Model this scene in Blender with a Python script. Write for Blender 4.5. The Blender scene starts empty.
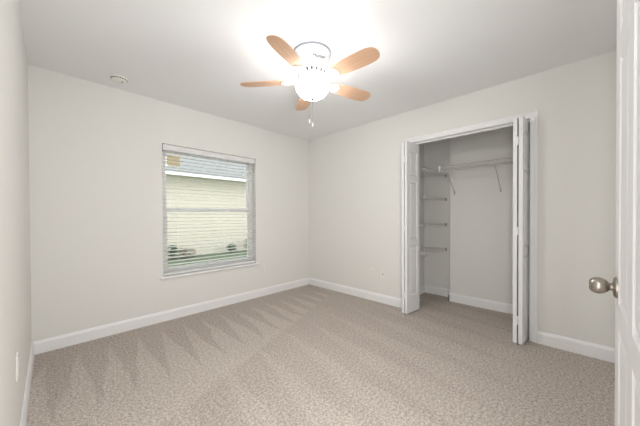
import bpy, math, random
from mathutils import Vector, Matrix
random.seed(7)
PI = math.pi
S = bpy.context.scene
COL = S.collection

# ------------------------------------------------------------------ camera, world, lights, exposure
cam_d = bpy.data.cameras.new('camera')
cam = bpy.data.objects.new('camera', cam_d)
COL.objects.link(cam)
S.camera = cam
yaw, pitch, roll = 0.7743, -0.0094, -0.0045
F = Vector((math.cos(yaw)*math.cos(pitch), math.sin(yaw)*math.cos(pitch), math.sin(pitch)))
Rr = Vector((math.sin(yaw), -math.cos(yaw), 0))
U = Rr.cross(F)
R2 = math.cos(roll)*Rr + math.sin(roll)*U
U2 = -math.sin(roll)*Rr + math.cos(roll)*U
cam.matrix_world = Matrix(((R2.x, U2.x, -F.x, -3.0938), (R2.y, U2.y, -F.y, -3.2946), (R2.z, U2.z, -F.z, 1.163), (0, 0, 0, 1)))
cam_d.sensor_width = 36.0
cam_d.lens = 264.673 * 36.0 / 640.0
cam_d.shift_y = 5.354 / 640.0
cam_d.clip_start = 0.02
cam_d.clip_end = 300

S.view_settings.view_transform = 'Standard'
S.view_settings.look = 'None'
S.view_settings.gamma = 1.0
S.view_settings.use_curve_mapping = False
S.view_settings.exposure = -0.09

W = bpy.data.worlds.new('sky')
S.world = W
W.use_nodes = True
bg = W.node_tree.nodes['Background']
bg.inputs[0].default_value = (0.93, 0.97, 1.0, 1)
bg.inputs[1].default_value = 3.2

GLOBE_STRENGTH = 54.0
BULB_STRENGTH = 290.0
GLOBE_COL = (1.0, 0.995, 0.99)

def area_light(name, loc, rot, sx, sy, power, col):
    d = bpy.data.lights.new(name, 'AREA')
    d.shape = 'RECTANGLE'; d.size = sx; d.size_y = sy; d.energy = power; d.color = col
    o = bpy.data.objects.new(name, d); o.location = loc; o.rotation_euler = rot
    COL.objects.link(o)
    return o
# added fill light in the entry doorway, turned toward the closet side
area_light('doorway_fill', (-2.83, -3.50, 1.15), (PI/2, 0, math.radians(-48)), 0.55, 1.7, 42.0, (0.97, 0.985, 1.0))

# ------------------------------------------------------------------ materials
def lin(c):
    c = c/255.0
    return c/12.92 if c <= 0.04045 else ((c+0.055)/1.055)**2.4
def rgb(r, g, b): return (lin(r), lin(g), lin(b), 1)

class NT:
    def __init__(s, name):
        s.m = bpy.data.materials.new(name); s.m.use_nodes = True
        s.t = s.m.node_tree; s.n = s.t.nodes; s.b = s.n['Principled BSDF']
    def new(s, t, **k):
        x = s.n.new(t)
        for a, v in k.items(): setattr(x, a, v)
        return x
    def link(s, a, b): s.t.links.new(a, b)
    def math(s, op, a, b=None, c=None, clamp=False):
        x = s.new('ShaderNodeMath', operation=op); x.use_clamp = clamp
        for i, v in enumerate((a, b, c)):
            if v is None: continue
            if isinstance(v, (int, float)): x.inputs[i].default_value = v
            else: s.link(v, x.inputs[i])
        return x.outputs[0]
    def mix(s, f, a, b):
        x = s.new('ShaderNodeMix', data_type='RGBA')
        for i, v in ((0, f), (6, a), (7, b)):
            if isinstance(v, (int, float)): x.inputs[i].default_value = v
            elif isinstance(v, tuple): x.inputs[i].default_value = v
            else: s.link(v, x.inputs[i])
        return x.outputs[2]
    def noise(s, scale, detail=2.0, vec=None, rough=0.5):
        x = s.new('ShaderNodeTexNoise'); x.inputs['Scale'].default_value = scale
        x.inputs['Detail'].default_value = detail; x.inputs['Roughness'].default_value = rough
        if vec is not None: s.link(vec, x.inputs['Vector'])
        return x.outputs[0]
    def coord(s, kind='Object'):
        return s.new('ShaderNodeTexCoord').outputs[kind]
    def bump(s, h, strength, dist):
        x = s.new('ShaderNodeBump'); x.inputs['Strength'].default_value = strength
        x.inputs['Distance'].default_value = dist
        s.link(h, x.inputs['Height']); s.link(x.outputs[0], s.b.inputs['Normal'])
    def ramp(s, f, p0, p1):
        x = s.new('ShaderNodeMapRange'); x.interpolation_type = 'SMOOTHSTEP'
        x.inputs[1].default_value = p0; x.inputs[2].default_value = p1
        s.link(f, x.inputs[0])
        return x.outputs[0]

def plain(name, c, rough=0.5, metal=0.0, var=0.03, nscale=6.0, bump=None, spec=0.5):
    k = NT(name)
    v = k.noise(nscale, 3.0, k.coord())
    d = tuple(x*(1-var) for x in c[:3]) + (1,)
    k.link(k.mix(v, d, c), k.b.inputs['Base Color'])
    k.b.inputs['Roughness'].default_value = rough
    k.b.inputs['Metallic'].default_value = metal
    k.b.inputs['Specular IOR Level'].default_value = spec
    if bump: k.bump(k.noise(bump[0], 2.0, k.coord()), bump[1], bump[2])
    return k.m

m_wall = plain('painted_wall', rgb(233, 231, 226), 0.75, var=0.012, nscale=2.0, bump=(160, 0.06, 0.002), spec=0.25)
m_ceil = plain('ceiling_paint', rgb(244, 244, 244), 0.9, var=0.012, nscale=2.0, bump=(90, 0.10, 0.003), spec=0.1)
m_trim = plain('white_trim_paint', rgb(243, 242, 241), 0.38, var=0.01)
m_door = plain('white_door_paint', rgb(240, 240, 240), 0.42, var=0.01, bump=(70, 0.03, 0.002))
m_vinyl = plain('white_vinyl', rgb(250, 250, 249), 0.35, var=0.01)
m_slat = plain('white_blind_slat', rgb(250, 250, 248), 0.45, var=0.01)
_t = m_slat.node_tree
_tl = _t.nodes.new('ShaderNodeBsdfTranslucent'); _tl.inputs[0].default_value = rgb(250, 250, 246)
_mx = _t.nodes.new('ShaderNodeMixShader'); _mx.inputs[0].default_value = 0.25
_t.links.new(_t.nodes['Principled BSDF'].outputs[0], _mx.inputs[1]); _t.links.new(_tl.outputs[0], _mx.inputs[2])
_t.links.new(_mx.outputs[0], _t.nodes['Material Output'].inputs[0])
m_val = plain('blind_valance', rgb(230, 228, 227), 0.55, var=0.01)
m_cord = plain('white_cord', rgb(238, 236, 230), 0.8)
m_plate = plain('white_plastic_plate', rgb(237, 235, 229), 0.35, var=0.01)
m_hole = plain('dark_slot', rgb(50, 48, 46), 0.6)
m_fanwhite = plain('white_enamel', rgb(244, 244, 246), 0.25, var=0.01)
m_ring = plain('pale_steel', rgb(176, 184, 196), 0.35, 0.6)
m_nickel = plain('satin_nickel', rgb(168, 160, 150), 0.33, 1.0, var=0.05, nscale=30)
m_clip = plain('shade_toned_clip', rgb(160, 155, 148), 0.5)  # grey has the shade on the shelf clips mixed into its colour
m_rail = plain('coated_rail', rgb(190, 187, 180), 0.4)
m_vent = plain('vent_black', rgb(16, 16, 18), 0.9)
m_wire = plain('white_coated_wire', rgb(226, 224, 219), 0.4)
m_gap = plain('dark_grey_rubber', rgb(70, 68, 66), 0.8)  # plain dark grey for the finial, test button and coax jack
m_sticker = plain('label_paper', rgb(246, 234, 208), 0.7)
_t = m_sticker.node_tree
_tl = _t.nodes.new('ShaderNodeBsdfTranslucent'); _tl.inputs[0].default_value = rgb(252, 242, 218)
_mx = _t.nodes.new('ShaderNodeMixShader'); _mx.inputs[0].default_value = 0.8
_t.links.new(_t.nodes['Principled BSDF'].outputs[0], _mx.inputs[1]); _t.links.new(_tl.outputs[0], _mx.inputs[2])
_t.links.new(_mx.outputs[0], _t.nodes['Material Output'].inputs[0])
m_ink = plain('label_ink', rgb(238, 224, 194), 0.7)
m_logo = plain('logo_ink', rgb(28, 30, 34), 0.5)

# glass: thin window pane
k = NT('window_glass')
tr = k.new('ShaderNodeBsdfTransparent'); gl = k.new('ShaderNodeBsdfGlossy')
gl.inputs['Roughness'].default_value = 0.02
fr = k.new('ShaderNodeFresnel'); fr.inputs['IOR'].default_value = 1.35
mx = k.new('ShaderNodeMixShader')
tr.inputs[0].default_value = (0.97, 0.97, 0.97, 1)
k.link(fr.outputs[0], mx.inputs[0]); k.link(tr.outputs[0], mx.inputs[1]); k.link(gl.outputs[0], mx.inputs[2])
k.link(mx.outputs[0], k.n['Material Output'].inputs[0])
m_glass = k.m

# lamp bowl, lit
k = NT('lit_frosted_glass')
k.b.inputs['Base Color'].default_value = (0.9, 0.87, 0.8, 1)
k.b.inputs['Roughness'].default_value = 0.3
k.b.inputs['Emission Color'].default_value = GLOBE_COL + (1,)
k.b.inputs['Emission Strength'].default_value = GLOBE_STRENGTH
m_globe = k.m
k = NT('lit_bulb')
k.b.inputs['Emission Color'].default_value = GLOBE_COL + (1,)
k.b.inputs['Emission Strength'].default_value = BULB_STRENGTH
m_bulb = k.m

# wood of the fan blades
k = NT('maple_blade')
mp = k.new('ShaderNodeMapping'); mp.inputs['Scale'].default_value = (2.0, 60.0, 20.0)
k.link(k.coord(), mp.inputs[0])
g = k.noise(1.6, 5.0, mp.outputs[0], 0.6)
k.link(k.mix(k.ramp(g, 0.3, 0.75), rgb(212, 174, 144), rgb(198, 158, 126)), k.b.inputs['Base Color'])
k.b.inputs['Roughness'].default_value = 0.45
m_wood = k.m

# carpet: twisted pile with vacuum tracks
k = NT('beige_carpet')
co = k.coord()
sp = k.new('ShaderNodeSeparateXYZ'); k.link(co, sp.inputs[0])
X, Y = sp.outputs[0], sp.outputs[1]
wob = k.math('MULTIPLY', k.math('SUBTRACT', k.noise(3.0, 2.0, co), 0.5), 0.09)
Xw = k.math('ADD', X, wob)
def wedges(period, off, y0, y1, slant):
    # dark wedge: wide at y0, closing to a point at y1 (y1 < y0)
    q = k.math('DIVIDE', k.math('SUBTRACT', Y, y0), y1 - y0)
    xx = k.math('ADD', Xw, k.math('MULTIPLY', q, slant))
    t = k.math('PINGPONG', k.math('DIVIDE', k.math('ADD', xx, off), period), 0.5)   # 0 at a light peak, .5 in the wedge middle
    t2 = k.math('MULTIPLY', t, 2.0)
    d = k.math('SUBTRACT', t2, q)
    dark = k.ramp(d, -0.10, 0.10)
    return dark, q
d1, q1 = wedges(0.205, 3.13, -0.25, -1.2, 0.07)
inside1 = k.math('LESS_THAN', q1, 1.05)
# boundary of the first row of strokes
bnd = k.math('ADD', k.math('MULTIPLY', Xw, 0.40), -0.58)       # y on the boundary at this x
below = k.ramp(k.math('SUBTRACT', Y, bnd), 0.03, -0.03)
d2, q2 = wedges(0.34, 1.1, -1.1, -3.1, 0.35)
d2s = k.math('ADD', k.math('MULTIPLY', d2, 0.5), 0.3)
trk = k.new('ShaderNodeMix'); k.link(below, trk.inputs[0]); k.link(d1, trk.inputs[2]); k.link(d2s, trk.inputs[3])
patch = k.ramp(k.noise(2.2, 3.0, co), 0.35, 0.65)
track = k.math('ADD', k.math('MULTIPLY', trk.outputs[0], 0.8), k.math('MULTIPLY', patch, 0.2))
fine = k.noise(170.0, 2.0, co, 0.7)
med = k.noise(60.0, 2.0, co, 0.6)
sp_ = k.ramp(k.math('ADD', k.math('MULTIPLY', fine, 0.65), k.math('MULTIPLY', med, 0.35)), 0.38, 0.62)
c_l = k.mix(sp_, rgb(160, 147, 136), rgb(232, 223, 214))
c_d = k.mix(sp_, rgb(145, 132, 122), rgb(216, 206, 197))
k.link(k.mix(track, c_l, c_d), k.b.inputs['Base Color'])
k.b.inputs['Roughness'].default_value = 1.0
k.b.inputs['Specular IOR Level'].default_value = 0.05
k.bump(fine, 0.7, 0.006)
m_carpet = k.m

# outdoors
k = NT('cream_lap_siding')
sp = k.new('ShaderNodeSeparateXYZ'); k.link(k.coord(), sp.inputs[0])
fz = k.math('FRACT', k.math('DIVIDE', sp.outputs[2], 0.17))
k.link(k.mix(k.ramp(fz, 0.0, 0.08), rgb(170, 164, 146), rgb(203, 197, 180)), k.b.inputs['Base Color'])
k.bump(fz, 0.4, 0.02)
k.b.inputs['Roughness'].default_value = 0.8
m_siding = k.m
m_fascia = plain('white_fascia', rgb(245, 246, 245), 0.5)
m_soffit = plain('soffit_paint', rgb(196, 200, 184), 0.8)
m_roof = plain('grey_shingle', rgb(136, 139, 137), 0.9, var=0.25, nscale=18, bump=(40, 0.5, 0.02))
m_grass = plain('lawn_grass', rgb(106, 124, 94), 0.95, var=0.5, nscale=14, bump=(60, 0.6, 0.03))
m_leaf = plain('shrub_leaf', rgb(92, 118, 84), 0.7, var=0.5, nscale=20)
m_leaf2 = plain('brownish_leaf', rgb(158, 148, 116), 0.7, var=0.5, nscale=20)
m_stem = plain('shrub_stem', rgb(90, 76, 58), 0.9)

# ------------------------------------------------------------------ mesh helpers
class MB:
    def __init__(s): s.v = []; s.f = []; s.sm = []
    def add(s, vs, fs, smooth=False):
        o = len(s.v); s.v += [tuple(v) for v in vs]
        for f in fs: s.f.append(tuple(i+o for i in f)); s.sm.append(smooth)
    def box(s, a, b, bev=0.0):
        x0, x1 = sorted((a[0], b[0])); y0, y1 = sorted((a[1], b[1])); z0, z1 = sorted((a[2], b[2]))
        if bev <= 0:
            s.add([(x0,y0,z0),(x1,y0,z0),(x1,y1,z0),(x0,y1,z0),(x0,y0,z1),(x1,y0,z1),(x1,y1,z1),(x0,y1,z1)],
                  [(0,3,2,1),(4,5,6,7),(0,1,5,4),(1,2,6,5),(2,3,7,6),(3,0,4,7)])
        else:
            e = min(bev, (x1-x0)*.45, (y1-y0)*.45, (z1-z0)*.45)
            import bmesh
            bm = bmesh.new(); bmesh.ops.create_cube(bm, size=1.0)
            for v in bm.verts:
                v.co = Vector(((x0+x1)/2+v.co.x*(x1-x0), (y0+y1)/2+v.co.y*(y1-y0), (z0+z1)/2+v.co.z*(z1-z0)))
            bmesh.ops.bevel(bm, geom=bm.edges[:], offset=e, segments=2, affect='EDGES', profile=0.5)
            bm.verts.index_update()
            s.add([v.co[:] for v in bm.verts], [tuple(v.index for v in f.verts) for f in bm.faces])
            bm.free()
        return s
    def prism(s, poly, mat, length):
        # poly in the local (u, w) plane extruded along local third axis; mat maps (u, w, t) to the world
        n = len(poly); vs = []
        for t in (0.0, length):
            for u, w in poly: vs.append((mat @ Vector((u, w, t)))[:])
        fs = [tuple(range(n-1, -1, -1)), tuple(range(n, 2*n))]
        for i in range(n):
            j = (i+1) % n; fs.append((i, j, n+j, n+i))
        s.add(vs, fs); return s
    def tube(s, pts, r, n=6, cap=True):
        P = [Vector(p) for p in pts]; rings = []
        for i, p in enumerate(P):
            d = (P[min(i+1, len(P)-1)] - P[max(i-1, 0)]).normalized()
            a = Vector((0, 0, 1)) if abs(d.z) < 0.9 else Vector((1, 0, 0))
            u = d.cross(a).normalized(); w = d.cross(u)
            rr = r[i] if isinstance(r, (list, tuple)) else r
            rings.append([p + rr*(math.cos(2*PI*k/n)*u + math.sin(2*PI*k/n)*w) for k in range(n)])
        vs = [v[:] for ring in rings for v in ring]; fs = []
        for i in range(len(P)-1):
            for k in range(n):
                fs.append((i*n+k, i*n+(k+1) % n, (i+1)*n+(k+1) % n, (i+1)*n+k))
        if cap:
            fs.append(tuple(range(n))); fs.append(tuple(reversed(range((len(P)-1)*n, len(P)*n))))
        s.add(vs, fs, n > 4); return s
    def lathe(s, prof, n=40, mat=None, smooth=True):
        # prof: (radius, height) pairs around local Z
        mat = mat or Matrix.Identity(4); vs = []; fs = []
        for r, z in prof:
            for k in range(n):
                a = 2*PI*k/n
                vs.append((mat @ Vector((r*math.cos(a), r*math.sin(a), z)))[:])
        for i in range(len(prof)-1):
            for k in range(n):
                fs.append((i*n+k, i*n+(k+1) % n, (i+1)*n+(k+1) % n, (i+1)*n+k))
        if prof[0][0] > 1e-5: fs.append(tuple(reversed(range(n))))
        if prof[-1][0] > 1e-5: fs.append(tuple(range((len(prof)-1)*n, len(prof)*n)))
        s.add(vs, fs, smooth); return s
    def xf(s, M):
        s.v = [(M @ Vector(v))[:] for v in s.v]; return s
    def build(s, name, mat, parent=None, loc=None, sharp=True):
        me = bpy.data.meshes.new(name)
        org = Vector(loc) if loc is not None else Vector((0, 0, 0))
        me.from_pydata([tuple(Vector(v)-org) for v in s.v], [], s.f)
        import bmesh
        bm = bmesh.new(); bm.from_mesh(me)
        bmesh.ops.remove_doubles(bm, verts=bm.verts, dist=1e-6)
        bmesh.ops.recalc_face_normals(bm, faces=bm.faces); bm.to_mesh(me); bm.free()
        if any(s.sm):
            for p in me.polygons: p.use_smooth = True
            me.set_sharp_from_angle(angle=math.radians(38))
        me.materials.append(mat)
        o = bpy.data.objects.new(name, me); COL.objects.link(o)
        if parent is not None:
            o.parent = parent; o.location = org
        else: o.location = org
        return o

def tag(o, label=None, cat=None, group=None, kind=None):
    if label: o['label'] = label
    if cat: o['category'] = cat
    if group: o['group'] = group
    if kind: o['kind'] = kind
    return o
def empty(name, loc, label=None, cat=None, group=None, kind=None, rz=0.0):
    o = bpy.data.objects.new(name, None); COL.objects.link(o)
    o.location = loc; o.rotation_euler = (0, 0, rz); o.empty_display_size = 0.05
    return tag(o, label, cat, group, kind)
def copy_tree(o, parent=None):
    c = o.copy(); COL.objects.link(c)
    if parent is not None: c.parent = parent
    for ch in list(o.children): copy_tree(ch, c)
    return c
def struct(mb, name, mat, label, cat):
    return tag(mb.build(name, mat), label, cat, kind='structure')

# ------------------------------------------------------------------ room shell
H = 2.44; L = 3.2085; M = 3.515; T = 0.12
CY0, CY1, CZ = -1.797, -2.976, 2.052        # closet opening
KX, AX = 0.70, 0.88                         # closet back wall, alcove back wall
KL, KJ, KR = -1.62, -2.045, -3.12           # closet left end, jog, right end
WX0, WX1, WZ0, WZ1 = -2.215, -1.036, 0.495, 1.976
DX0, DX1, DZ = -3.185, -2.475, 2.04         # doorway in the front wall
HY = -5.0                                   # end of the hallway behind

struct(MB().box((-L-0.3, HY-.1, -0.1), (AX+.1, T, 0)), 'floor', m_carpet, 'beige cut pile carpet with vacuum tracks', 'carpet')
struct(MB().box((-L-0.3, HY-.1, H), (AX+.1, T, H+.1)), 'ceiling', m_ceil, 'flat white ceiling', 'ceiling')
struct(MB().box((-L-.1, -M-T, 0), (-L, T, H)), 'wall_left', m_wall, 'narrow cream wall at the left edge', 'wall')
b = MB()
b.box((-L, 0, 0), (WX0, T+.03, H)); b.box((WX1, 0, 0), (T, T+.03, H))
b.box((WX0, 0, 0), (WX1, T+.03, WZ0-.024)); b.box((WX0, 0, WZ1), (WX1, T+.03, H))
struct(b, 'wall_back', m_wall, 'cream wall holding the window', 'wall')
b = MB()
b.box((0, 0, 0), (T, CY0, H)); b.box((0, CY1, 0), (T, -M-T, H)); b.box((0, CY0, CZ), (T, CY1, H))
struct(b, 'wall_right', m_wall, 'cream wall holding the closet opening', 'wall')
b = MB()
b.box((-L, -M, 0), (DX0, -M-T, H)); b.box((DX1, -M, 0), (0, -M-T, H)); b.box((DX0, -M, DZ), (DX1, -M-T, H))
struct(b, 'wall_front', m_wall, 'cream wall with the entry doorway', 'wall')
b = MB()
b.box((T, KL, 0), (AX+.1, KL+.1, H)); b.box((AX, KL, 0), (AX+.1, KJ, H))
b.box((KX, KJ, 0), (AX+.1, KR, H)); b.box((T, KR, 0), (AX+.1, KR-.1, H))
struct(b, 'wall_closet', m_wall, 'cream walls inside the closet', 'wall')
b = MB()
b.box((-L-.3, -M-T, 0), (-L-.2, HY, H)); b.box((-2.1, -M-T, 0), (-2.0, HY, H)); b.box((-L-.3, HY-.1, 0), (-2.0, HY, H))
b.box((-L-.2, -M-T, 0), (-L, -M-T-.02, H))
struct(b, 'wall_hallway', m_wall, 'hallway walls behind the doorway', 'wall')

BBH = 0.112; BBT = 0.015
def base(p, q, nrm, name, label):
    # prism along p->q, thickness along nrm
    p = Vector((p[0], p[1], 0)); q = Vector((q[0], q[1], 0)); n = Vector((nrm[0], nrm[1], 0))
    d = (q-p); ln = d.length; d.normalize()
    Mx = Matrix(((n.x, 0, d.x, p.x), (n.y, 0, d.y, p.y), (0, 1, 0, 0), (0, 0, 0, 1)))
    prof = [(0, 0), (BBT, 0), (BBT, BBH-.022), (BBT-.004, BBH-.014), (BBT-.006, BBH-.006), (BBT-.010, BBH), (0, BBH)]
    return MB().prism(prof, Mx, ln), name, label
def base_struct(segs, name, label):
    m = MB()
    for s_ in segs:
        x = base(*s_, name, label)[0]; m.add(x.v, x.f)
    return struct(m, name, m_trim, label, 'baseboard')
base_struct([((-L, -M), (-L, 0), (1, 0))], 'baseboard_left', 'white baseboard along the narrow left wall')
base_struct([((-L, 0), (0, 0), (0, -1))], 'baseboard_back', 'white baseboard under the window')
base_struct([((0, 0), (0, CY0+.053), (-1, 0)), ((0, CY1-.053), (0, -M), (-1, 0))], 'baseboard_right', 'white baseboard on the closet wall')
base_struct([((T, KL), (AX, KL), (0, -1)), ((AX, KL), (AX, KJ), (-1, 0)), ((AX, KJ), (KX-BBT, KJ), (0, 1)),
             ((KX, KJ+BBT), (KX, KR), (-1, 0)), ((T, KR), (KX, KR), (0, 1))], 'baseboard_closet', 'white baseboard inside the closet')
base_struct([((DX1+.05, -M), (0, -M), (0, 1))], 'baseboard_front', 'white baseboard on the doorway wall')

# closet casing: stepped profile boards, with jamb lining and top track
def casing(y0, y1, z0, z1, horiz):
    m = MB()
    if not horiz:
        # y0 inner edge, y1 outer edge
        s_ = 1 if y1 > y0 else -1
        w = abs(y1-y0)
        prof = [(0, 0), (0, .008), (w*.25, .012), (w*.55, .012), (w*.7, .017), (w*.95, .018), (w, .015), (w, 0)]
        m.prism(prof, Matrix(((0, -1, 0, 0), (s_, 0, 0, y0), (0, 0, 1, z0), (0, 0, 0, 1))), z1-z0)
    else:
        w = z1-z0
        prof = [(0, 0), (0, .008), (w*.25, .012), (w*.55, .012), (w*.7, .017), (w*.95, .018), (w, .015), (w, 0)]
        m.prism(prof, Matrix(((0, -1, 0, 0), (0, 0, -1, y0), (1, 0, 0, z0), (0, 0, 0, 1))), y0-y1)
    return m
cas = MB()
CW = 0.057
for x in (casing(CY0-.004, CY0-.004+CW, 0, CZ-.006, False), casing(CY1+.004, CY1+.004-CW, 0, CZ-.006, False),
          casing(CY0-.004+CW, CY1+.004-CW, CZ-.006, CZ-.006+CW, True)):
    cas.add(x.v, x.f)
struct(cas, 'trim_1', m_trim, 'white casing framing the closet opening', 'door casing')
jam = MB()
jam.box((0, CY0, 0), (T, CY0-.006, CZ-.006)); jam.box((0, CY1, 0), (T, CY1+.006, CZ-.006)); jam.box((0, CY0, CZ), (T, CY1, CZ-.006))
j = struct(jam, 'trim_2', m_trim, 'white jamb lining the closet opening', 'door jamb')
MB().box((.045, CY0-.006, CZ-.006), (.075, CY1+.006, CZ-.022)).build('door_track', m_trim, j)
# doorway casing in the front wall
dj = MB()
dj.box((DX1, -M, 0), (DX1-.015, -M-T, DZ)); dj.box((DX0, -M, 0), (DX0+.015, -M-T, DZ)); dj.box((DX0, -M, DZ), (DX1, -M-T, DZ-.015))
dj.box((DX1, -M, 0), (DX1+.05, -M+.014, DZ+.05), .003); dj.box((DX0-.02, -M, DZ), (DX1, -M+.014, DZ+.05), .003)
struct(dj, 'trim_3', m_trim, 'white casing around the entry doorway', 'door casing')

# ------------------------------------------------------------------ panelled door leaves
def leaf(w, h, th, cols, rows, z0=0.0, dp=.010):
    """Leaf in local x 0..w, y -th/2..th/2, z z0..z0+h; cols/rows are the panel openings."""
    m = MB()
    xs = [0]+[c for p in cols for c in p]+[w]
    for i in range(0, len(xs), 2): m.box((xs[i], -th/2, z0), (xs[i+1], th/2, z0+h), .0015)
    zs = [0]+[c for p in rows for c in p]+[h]
    for (c0, c1) in cols:
        for i in range(0, len(zs), 2): m.box((c0, -th/2, z0+zs[i]), (c1, th/2, z0+zs[i+1]))
        for (r0, r1) in rows:
            m.box((c0-.003, -th/2+dp+.002, z0+r0-.003), (c1+.003, th/2-dp-.002, z0+r1+.003))
            for s_ in (-1, 1):
                y = s_*th/2
                def rect(i, yy): return [(c0+i, yy, z0+r0+i), (c1-i, yy, z0+r0+i), (c1-i, yy, z0+r1-i), (c0+i, yy, z0+r1-i)]
                rings = [rect(0, y), rect(.012, y-s_*dp), rect(.018, y-s_*dp), rect(.036, y-s_*dp*.2)]
                vs = [v for r in rings for v in r]; fs = []
                for a in range(3):
                    for q in range(4):
                        fs.append((a*4+q, a*4+(q+1) % 4, a*4+4+(q+1) % 4, a*4+4+q))
                fs.append((12, 13, 14, 15))
                m.add(vs, fs)
    return m

# bifold pairs: each is two folded leaves standing out into the room
LW = 0.27; LT = 0.030; DH = 2.018
def bifold(name, px, fx, lines, label):
    # lines: (y at the fold, y at the track) for the leaf on the jamb and for the leaf on the guide
    root = empty(name, (px, lines[0][1], 0), label, 'closet door', 'folded closet door pairs', 'structure')
    rows = [(.20, .79), (.86, 1.56), (1.62, 1.905)]
    w0 = px-fx
    for yf, yt in lines:
        w = math.hypot(w0, yf-yt)
        m = leaf(w, DH, LT, [(.052, w-.052)], rows, .012)
        m.xf(Matrix.Translation((0, yt-lines[0][1], 0)) @ Matrix.Rotation(math.atan2(yf-yt, -w0), 4, 'Z'))
        m.build('door_leaf', m_door, root)
    ym = (lines[0][0]+lines[1][0])/2-lines[0][1]
    for z in (.22, 1.02, 1.82):
        h = MB()
        h.box((-w0-.003, ym-.008, z-.035), (-w0+.03, ym+.008, z+.035), .002)
        h.tube([(-w0-.004, ym, z-.037), (-w0-.004, ym, z+.037)], .005, 8)
        h.build('hinge', m_trim, root)
    return root
bifold('door_1', 0.085, -.183, ((-1.811, -1.819), (-1.850, -1.880)), 'folded white panelled closet door nearer the window, left of the opening')
bifold('door_2', 0.085, -.178, ((-2.926, -2.951), (-2.885, -2.904)), 'folded white panelled closet door right of the opening, edge towards the room')

# entry door, opened flat against the front wall
EW = 0.71; ET = 0.035
root = empty('door_3', (-1.757-EW, -3.3835-ET/2, 0), 'open white six panel entry door with a satin nickel knob at the right edge', 'door', None, 'structure')
st = .105; mul = .09; pw = (EW-2*st-mul)/2
leaf(EW, 2.02, ET, [(st, st+pw), (st+pw+mul, EW-st)], [(.21, .795), (.87, 1.635), (1.71, 1.90)], .012, .006).build('door_panel', m_door, root)
kx, kz = EW-.062, .928
for s_ in (1, -1):
    Mk = Matrix.Translation((kx, s_*ET/2, kz)) @ Matrix.Rotation(-s_*PI/2, 4, 'X')
    kk = MB().lathe([(.012, .006), (.0115, .015), (.0125, .018), (.0185, .022), (.0240, .030), (.0268, .039), (.0262, .047), (.0235, .055), (.0195, .0605), (.0135, .0635), (.0125, .0625), (0, .0625)], 36, Mk) if s_ > 0 else \
        MB().lathe([(.012, .006), (.012, .018), (.022, .024), (.025, .034), (.02, .042), (0, .045)], 36, Mk)
    ko = kk.build('door_knob', m_nickel, root); ko['label'] = 'satin nickel egg shaped knob'
    MB().lathe([(.033, 0), (.033, .004), (.029, .008), (.014, .010), (0, .010)], 36, Mk).build('rosette', m_nickel, ko)
MB().box((EW-.001, -.012, kz-.03), (EW+.001, .012, kz+.03), .0005).build('latch_plate', m_nickel, root)
for z in (.2, 1.0, 1.8):
    MB().tube([(-.006, -ET/2-.002, z-.04), (-.006, -ET/2-.002, z+.04)], .006, 10).build('hinge', m_nickel, root)

# ------------------------------------------------------------------ window
win = empty('window_1', (WX0, 0, WZ0), 'single hung white vinyl window behind the blind', 'window', None, 'structure')
def wbuild(m, name, mat, parent=win):
    m.xf(Matrix.Translation((-WX0, 0, -WZ0)))
    return m.build(name, mat, parent)
FY0, FY1, FW = .095, T+.03, .042
m = MB()
m.box((WX0, FY0, WZ0), (WX0+FW, FY1, WZ1)); m.box((WX1-FW, FY0, WZ0), (WX1, FY1, WZ1))
m.box((WX0+FW, FY0, WZ0), (WX1-FW, FY1, WZ0+FW)); m.box((WX0+FW, FY0, WZ1-FW), (WX1-FW, FY1, WZ1))
wbuild(m, 'window_frame', m_vinyl)
ZM = 1.243
def sash(z0, z1, y0, y1, rb, rt):
    a0, a1 = WX0+FW, WX1-FW; w = .030
    m = MB(); m.box((a0, y0, z0), (a0+w, y1, z1), .002); m.box((a1-w, y0, z0), (a1, y1, z1), .002)
    m.box((a0+w, y0, z0), (a1-w, y1, z0+rb), .002); m.box((a0+w, y0, z1-rt), (a1-w, y1, z1), .002)
    so = wbuild(m, 'window_sash', m_vinyl)
    g = MB(); yc = (y0+y1)/2
    g.box((a0+w-.004, yc-.002, z0+rb-.004), (a1-w+.004, yc+.002, z1-rt+.004))
    wbuild(g, 'window_pane', m_glass, so)
    return so
sash(WZ0+FW, ZM+.022, .100, .122, .04, .044)
sash(ZM-.022, WZ1-FW, .125, .147, .044, .03)
m = MB(); m.box((-1.66, .088, ZM-.004), (-1.59, .100, ZM+.016), .003); wbuild(m, 'sash_lock', m_vinyl)
m = MB()
m.box((WX0, .0, WZ0-.024), (WX1, FY0+.02, WZ0), .0)
m.box((WX0-.03, -.026, WZ0-.024), (WX1+.03, 0, WZ0), .006)
wbuild(m, 'window_sill', m_trim)

st_ = MB().box((-2.135, .1315, 1.76), (-1.99, .1325, 1.885)).build('window_sticker', m_sticker, None, (-2.06, .132, 1.76))
tag(st_, 'small beige paper label stuck on the upper window glass', 'sticker')
q = MB()
for i in range(5):
    q.box((-2.125, .1309, 1.775+i*.02), (-2.035-.02*(i % 2), .1316, 1.780+i*.02))
q.xf(Matrix.Translation((2.06, -.132, -1.76))).build('printed_lines', m_ink, st_)

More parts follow.
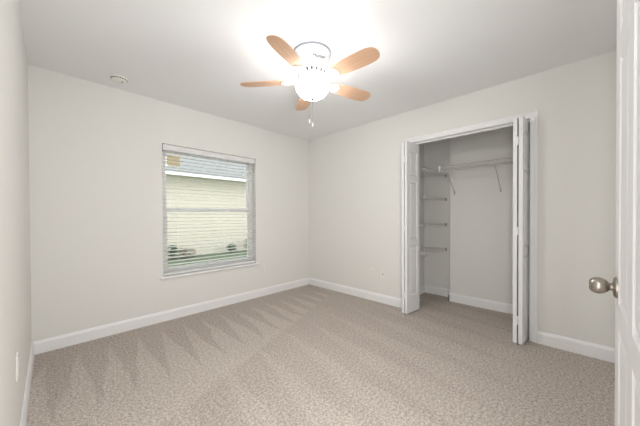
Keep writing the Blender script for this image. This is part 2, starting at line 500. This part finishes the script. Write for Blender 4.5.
# ------------------------------------------------------------------ blind
bx0, bx1 = WX0+.006, WX1-.006
bl = empty('window_blind', ((bx0+bx1)/2, .034, WZ0+.002), 'white two inch slat blind lowered over the window with slats open', 'blind')
bo = Vector((-(bx0+bx1)/2, -.034, -WZ0-.002))
def bb(m, name, mat, par=bl): return m.xf(Matrix.Translation(bo)).build(name, mat, par)
bb(MB().box((bx0+.01, .012, WZ1-.048), (bx1-.01, .062, WZ1-.002), .002), 'headrail', m_slat)
bb(MB().box((bx0, .001, WZ1-.070), (bx1, .010, WZ1-.010), .003), 'valance', m_val)
zb, zt = WZ0+.036, WZ1-.085
ns = 33
sl = MB()
for i in range(ns):
    z = zb + .04 + (zt-zb-.04)*i/(ns-1)
    prof = [(-.025, -.0012), (-.012, .0002), (0, .0008), (.012, .0002), (.025, -.0012), (.025, .0014), (.012, .0028), (0, .0034), (-.012, .0028), (-.025, .0014)]
    ca, sa = math.cos(.06), math.sin(.06)
    pr = [(ca*u-sa*w, sa*u+ca*w) for u, w in prof]
    sl.prism(pr, Matrix(((0, 0, 1, bx0+.003), (1, 0, 0, .034), (0, 1, 0, z), (0, 0, 0, 1))), bx1-bx0-.006)
bb(sl, 'slats', m_slat)
bb(MB().box((bx0+.002, .008, WZ0+.006), (bx1-.002, .060, WZ0+.034), .004), 'bottom_rail', m_slat)
for x in (bx0+.16, bx1-.22):
    c = MB()
    for y in (.0085, .0595): c.tube([(x, y, zb), (x, y, WZ1-.05)], .0011, 4)
    bb(c, 'ladder_cord', m_cord)
m = MB()
for x in (bx1-.06, bx1-.052): m.tube([(x, .001, WZ1-.06), (x, .001, WZ0+.62)], .001, 4)
m.lathe([(.003, 0), (.006, .006), (.005, .03), (.001, .036)], 10, Matrix.Translation((bx1-.056, .001, WZ0+.588)))
bb(m, 'lift_cord', m_cord)

# ------------------------------------------------------------------ ceiling fan
FX, FYc, ZB = -1.635, -1.79, 2.222
fan = empty('ceiling_fan', (FX, FYc, H), 'white flush mount ceiling fan with five maple blades and a lit bowl light', 'ceiling fan')
def lz(prof): return [(r, z-H) for r, z in prof]
MB().lathe(lz([(.146, H), (.146, 2.422), (.142, 2.412), (.139, 2.405)]), 48).build('ceiling_canopy', m_fanwhite, fan)
MB().lathe(lz([(.146, H-.001), (.1495, H-.004), (.1495, H-.011), (.146, H-.014)]), 48).build('trim_ring', m_ring, fan)
hous = MB().lathe(lz([(.139, 2.405), (.138, 2.37), (.132, 2.33), (.122, 2.302), (.112, 2.292), (.108, 2.286), (.100, 2.258), (.095, 2.252), (.092, 2.243), (.092, 2.212), (.06, 2.208), (0, 2.208)]), 48).build('motor_housing', m_fanwhite, fan)
for i in range(18):
    a = 2*PI*i/18 + .08
    b_ = MB().box((-.004, -.0072, -.0125), (.0045, .0072, .0125), .002)
    tilt = math.atan2(.108-.100, .028)
    b_.xf(Matrix.Rotation(a, 4, 'Z') @ Matrix.Translation((.1035, 0, 2.271-H)) @ Matrix.Rotation(tilt, 4, 'Y'))
    b_.build('vent_slot', m_vent, hous)
# maker's script on the housing, facing the doorway
cu = bpy.data.curves.new('logo', 'FONT'); cu.body = 'Hunter'; cu.size = .036; cu.extrude = .0006; cu.shear = .35
cu.align_x = 'CENTER'; cu.align_y = 'CENTER'
tmp = bpy.data.objects.new('logo_text', cu); COL.objects.link(tmp)
bpy.context.view_layer.update()
lme = bpy.data.meshes.new_from_object(tmp.evaluated_get(bpy.context.evaluated_depsgraph_get()))
bpy.data.objects.remove(tmp)
lme.materials.clear(); lme.materials.append(m_logo)
lo = bpy.data.objects.new('logo', lme); COL.objects.link(lo)
lo.parent = fan
la = math.radians(225+22)
lo.matrix_local = Matrix.Translation((.1362*math.cos(la), .1362*math.sin(la), 2.347-H)) @ Matrix.Rotation(la+PI/2, 4, 'Z') @ Matrix.Rotation(PI/2+.12, 4, 'X')

def blade_mesh():
    st_ = [(.195, .043), (.21, .050), (.26, .056), (.32, .062), (.40, .067), (.47, .068), (.52, .064), (.548, .056), (.566, .043), (.576, .026), (.580, .008)]
    up = [(r, w) for r, w in st_]; dn = [(r, -w) for r, w in reversed(st_)]
    poly = up+dn; n = len(poly); t = .003
    m = MB()
    m.add([(x, y, -t) for x, y in poly]+[(x, y, t) for x, y in poly],
          [tuple(range(n-1, -1, -1)), tuple(range(n, 2*n))]+[(i, (i+1) % n, n+(i+1) % n, n+i) for i in range(n)])
    return m
def bracket_mesh():
    m = MB()
    # neck from the hub and a round ended plate under the blade
    pl = [(.085, .022), (.13, .016), (.165, .018), (.195, .036), (.215, .042), (.232, .036), (.245, .020), (.249, 0)]
    poly = pl + [(x, -y) for x, y in reversed(pl[:-1])]; n = len(poly)
    m.add([(x, y, -.0085) for x, y in poly]+[(x, y, -.0035) for x, y in poly],
          [tuple(range(n-1, -1, -1)), tuple(range(n, 2*n))]+[(i, (i+1) % n, n+(i+1) % n, n+i) for i in range(n)])
    m.box((.085, -.014, -.014), (.17, .014, -.006), .004)
    for x, y in ((.21, .02), (.21, -.02), (.232, 0)):
        m.lathe([(.005, -.011), (.005, -.0085)], 10, Matrix.Translation((x, y, 0)))
    return m
bme = None
for kblade in range(5):
    a = math.radians(201.3 - 72*kblade)
    Mx = Matrix.Translation((0, 0, ZB-H)) @ Matrix.Rotation(a, 4, 'Z') @ Matrix.Rotation(math.radians(-12), 4, 'X')
    if bme is None:
        bl0 = blade_mesh().build('fan_blade', m_wood, fan); br0 = bracket_mesh().build('blade_bracket', m_fanwhite, fan)
        bl0.matrix_local = Mx; br0.matrix_local = Mx; bme = True
        br0['label'] = 'white metal blade bracket'
    else:
        for src in (bl0, br0):
            c = src.copy(); COL.objects.link(c); c.parent = fan; c.matrix_local = Mx
lk = MB().lathe(lz([(.06, 2.212), (.062, 2.204), (.056, 2.196), (.03, 2.190), (.012, 2.186), (.008, 2.18), (.008, 2.086)]), 40).build('light_fitter', m_fanwhite, fan)
gp = [(.127, 2.197), (.131, 2.198), (.132, 2.193), (.131, 2.175), (.125, 2.155), (.112, 2.133), (.092, 2.112), (.066, 2.097), (.036, 2.089), (.008, 2.087)]
for kb in range(3):
    a = math.radians(40+120*kb)
    MB().lathe([(0, .0), (.012, .004), (.018, .014), (.018, .026), (.011, .04), (.010, .055), (0, .055)], 16,
               Matrix.Translation((.07*math.cos(a), .07*math.sin(a), 2.138-H))).build('light_bulb', m_bulb, fan)
gl_ = MB().lathe(lz(gp), 48).build('glass_bowl', m_globe, fan); gl_['label'] = 'glowing frosted glass bowl'
MB().lathe(lz([(.0, 2.086), (.019, 2.088), (.020, 2.083), (.012, 2.078), (.008, 2.072), (.0, 2.069)]), 24).build('finial', m_gap, fan)
for (x, y, z1) in ((-.1035, -.081, 1.838), (-.092, -.096, 1.812)):
    c = MB().tube([(x*.5, y*.5, 2.208-H), (x*1.15, y*1.15, 2.205-H), (x*1.2, y*1.2, 2.19-H), (x*1.2, y*1.2, z1+.028-H)], .0011, 5).build('pull_chain', m_nickel, fan)
    MB().lathe([(.0015, .03), (.0055, .024), (.0065, .010), (.004, 0), (0, 0)], 14, Matrix.Translation((x*1.2, y*1.2, z1-H))).build('pull_fob', m_plate, c)

# ------------------------------------------------------------------ smoke detector, outlets
sd = empty('smoke_detector', (-2.632, -.266, H), 'round white smoke detector on the ceiling above the window', 'smoke detector')
MB().lathe([(.068, 0), (.068, -.008), (.066, -.010)], 40).build('mounting_base', m_plate, sd)
MB().lathe([(.062, -.009), (.061, -.026), (.052, -.034), (.03, -.037), (0, -.037)], 40).build('cover', m_plate, sd)
for i in range(20):
    MB().box((.0605, -.006, -.023), (.0625, .006, -.015)).xf(Matrix.Rotation(2*PI*i/20, 4, 'Z')).build('vent_slot', m_hole, sd)
MB().lathe([(.008, -.0365), (.008, -.039), (0, -.0395)], 16, Matrix.Translation((.02, -.02, 0))).build('test_button', m_gap, sd)

def outlet(name, loc, rz, label, kind, group=None):
    # local: plate faces -y
    o = empty(name, loc, label, 'wall outlet' if kind != 'coax' else 'wall plate', group, None, rz)
    MB().box((-.035, -.006, -.0575), (.035, 0, .0575), .003).build('cover_plate', m_plate, o)
    if kind == 'duplex':
        for z in (.020, -.020):
            s_ = MB(); s_.box((-.017, -.0085, z-.014), (.017, -.005, z+.014), .0015)
            so = s_.build('socket', m_plate, o)
            h = MB(); h.box((-.0085, -.0088, z-.002), (-.0065, -.008, z+.007)); h.box((.0060, -.0088, z-.002), (.0080, -.008, z+.006))
            h.lathe([(.0025, 0), (.0025, .0006)], 10, Matrix.Translation((0, -.0084, z-.008)) @ Matrix.Rotation(PI/2, 4, 'X'))
            h.build('slots', m_hole, so)
        MB().lathe([(.003, 0), (.003, .001)], 10, Matrix.Translation((0, -.006, 0)) @ Matrix.Rotation(PI/2, 4, 'X')).build('screw', m_plate, o)
    else:
        MB().lathe([(.0075, 0), (.0075, .003), (.0048, .003), (.0048, .011), (.0, .011)], 14, Matrix.Translation((0, -.006, 0)) @ Matrix.Rotation(PI/2, 4, 'X')).build('coax_jack', m_gap, o)
        for z in (.042, -.042):
            MB().lathe([(.003, 0), (.003, .001)], 10, Matrix.Translation((0, -.006, z)) @ Matrix.Rotation(PI/2, 4, 'X')).build('screw', m_plate, o)
    return o
outlet('wall_outlet', (0, -1.272, .385), -PI/2, 'white double outlet left of the cable plate on the closet wall', 'duplex')
outlet('cable_plate', (0, -1.436, .385), -PI/2, 'white cable jack plate between the outlet and the folded closet door', 'coax')
outlet('wall_outlet', (-.92, 0, .385), 0, 'white outlet low on the window wall just right of the sill', 'duplex')
outlet('wall_outlet', (-L, -1.43, .47), PI/2, 'white outlet on the narrow left wall above its baseboard', 'duplex')

# ------------------------------------------------------------------ closet wire shelves
WR = .0022
def alcove_shelf(z):
    x0, x1, y0, y1 = T+.005, AX-.004, KL-.004, -1.934
    r = empty('wire_shelf', ((x0+x1)/2, (y0+y1)/2, z))
    off = Vector((-(x0+x1)/2, -(y0+y1)/2, 0))
    d = MB()
    n = 13
    for i in range(n):                      # long wires front to back of the closet
        y = y0+(y1-y0)*i/(n-1)
        d.tube([(x0, y, 0), (x1, y, 0)], .0012, 4)
    for i in range(6):
        x = x0+.02+(x1-x0-.04)*i/5
        d.tube([(x, y0, -.004), (x, y1, -.004)], WR, 4)
    d.xf(Matrix.Translation(off)).build('wire_deck', m_wire, r)
    l = MB(); l.tube([(x0, y1-.003, 0), (x1, y1-.003, 0)], .0035, 6); l.tube([(x0, y1-.003, -.026), (x1, y1-.003, -.026)], .0035, 6)
    for i in range(28):
        x = x0+.01+(x1-x0-.02)*i/27
        l.tube([(x, y1-.003, 0), (x, y1-.003, -.026)], WR*.7, 4)
    l.xf(Matrix.Translation(off)).build('front_lip', m_wire, r)
    for xx, s_ in ((x1+.004, -1), (x0-.005, 1)):
        c = MB().box((xx, y1-.012, -.034), (xx+s_*.022, y1+.010, .010), .004)
        c.xf(Matrix.Translation(off)).build('wall_clip', m_clip, r)
    for xx in (x0+.08, (x0+x1)/2, x1-.08):
        MB().box((xx-.004, y0+.004, -.006), (xx+.004, y0-.006, .003), .001).xf(Matrix.Translation(off)).build('back_clip', m_clip, r)
    return r
sh0 = alcove_shelf(1.725)
labs = ['white wire shelf in the closet alcove, topmost of the four', 'white wire shelf in the closet alcove, second from the top',
        'white wire shelf in the closet alcove, third from the top near eye level', 'white wire shelf in the closet alcove, lowest of the four']
for i, z in enumerate((1.742, 1.402, 1.040, .689)):
    o = sh0 if i == 0 else copy_tree(sh0)
    o.location.z = z
    tag(o, labs[i], 'shelf', 'wire shelves in the closet alcove')

hx0, hx1, hy0, hy1, hz = .395, KX-.004, -2.03, KR+.004, 1.782
hs = empty('hanging_shelf', ((hx0+hx1)/2, (hy0+hy1)/2, hz), 'long white wire hanging shelf on the closet back wall with diagonal brackets', 'shelf')
off = Matrix.Translation((-(hx0+hx1)/2, -(hy0+hy1)/2, -hz))
d = MB()
nw = 44
for i in range(nw):
    y = hy0+(hy1-hy0)*i/(nw-1)
    d.tube([(hx1, y, hz), (hx0, y, hz), (hx0-.004, y, hz-.045)], .0011, 4)
for i in range(4):
    x = hx0+.01+(hx1-hx0-.014)*i/3
    d.tube([(x, hy0, hz-.003), (x, hy1, hz-.003)], WR, 4)
d.xf(off).build('wire_deck', m_wire, hs)
l = MB(); l.tube([(hx0, hy0, hz), (hx0, hy1, hz)], .0038, 6); l.tube([(hx0-.005, hy0, hz-.045), (hx0-.005, hy1, hz-.045)], .0045, 6)
l.xf(off).build('front_lip', m_rail, hs)
l = MB().tube([(hx0-.02, hy0+.01, hz-.062), (hx0-.02, hy1, hz-.062)], .0075, 8).xf(off).build('hang_rail', m_rail, hs)
c = MB(); c.box((hx0-.03, hy0-.004, hz-.075), (hx0+.012, hy0+.012, hz+.008), .003); c.xf(off).build('end_cap', m_plate, hs)
for y in (-2.105, -2.622):
    c = MB()
    c.tube([(hx0-.002, y, hz-.05), (KX-.012, y, 1.475), (KX-.003, y, 1.462), (KX-.003, y, 1.44)], .0048, 8)
    c.box((KX-.006, y-.009, 1.438), (KX, y+.009, 1.485), .002)
    c.box((hx0-.01, y-.006, hz-.058), (hx0+.006, y+.006, hz-.036), .002)
    c.xf(off).build('shelf_bracket', m_rail, hs)
for i in range(4):
    y = hy0-.07-i*.31
    MB().box((KX, y-.008, hz-.012), (KX-.012, y+.008, hz+.006), .002).xf(off).build('back_clip', m_plate, hs)

# ------------------------------------------------------------------ outdoors, seen through the blind
GZ = -.25
g = MB().box((-30, T+.06, GZ-.1), (30, 30, GZ)).build('lawn', m_grass)
tag(g, 'green lawn outside the window', 'lawn', kind='structure')
nb = empty('neighbour_house', (0, 6.7, GZ), 'cream neighbouring house with white fascia seen through the window', 'house')
off = Matrix.Translation((0, -6.7, -GZ))
MB().box((-16, 6.7, GZ), (16, 7.0, 2.85)).xf(off).build('wall', m_siding, nb)
MB().box((-16.5, 6.2, 2.55), (16.5, 6.7, 2.57)).xf(off).build('soffit', m_soffit, nb)
MB().box((-16.5, 6.16, 2.52), (16.5, 6.20, 2.65)).xf(off).build('fascia', m_fascia, nb)
MB().prism([(6.12, 2.65), (12.0, 5.39), (12.0, 5.49), (6.12, 2.68)], Matrix(((0, 0, 1, -16.5), (1, 0, 0, 0), (0, 1, 0, 0), (0, 0, 0, 1))), 33).xf(off).build('roof', m_roof, nb)

def shrub(x, y, h, w, mat, label, n=160):
    o = empty('garden_shrub', (x, y, GZ), label, 'shrub', 'shrubs against the house outside')
    s_ = MB()
    for i in range(4):
        a = 2*PI*i/4+.4; s_.tube([(0, 0, 0), (.3*w*math.cos(a), .3*w*math.sin(a), h*.7)], .01, 5)
    s_.build('stem', m_stem, o)
    f = MB()
    for i in range(n):
        a = random.uniform(0, 2*PI); rr = w*.5*math.sqrt(random.random()); z = h*random.uniform(.25, 1.0)
        rr *= math.sin(min(1, max(.15, (z/h)))*PI*.75+.2)
        c_ = Vector((rr*math.cos(a), rr*math.sin(a), z)); q = Matrix.Rotation(random.uniform(0, 6.28), 4, 'Z') @ Matrix.Rotation(random.uniform(-.9, .9), 4, 'X')
        s1 = random.uniform(.04, .08)
        f.add([(c_ + q @ Vector(p))[:] for p in ((-s1, 0, 0), (0, -s1*.45, .01), (s1, 0, 0), (0, s1*.45, .01))], [(0, 1, 2, 3)])
    f.build('leaves', mat, o)
    return o
shrub(-.27, 6.25, .46, .34, m_leaf, 'slender dark green shrub leftmost outside the window')
shrub(.16, 6.25, .32, .62, m_leaf2, 'low brownish green shrub right of the slender dark one outside')
shrub(1.80, 6.25, .34, .36, m_leaf, 'small round green shrub near the right end of the window view')
shrub(2.52, 6.25, .48, .34, m_leaf, 'green shrub at the far right edge of the window view')
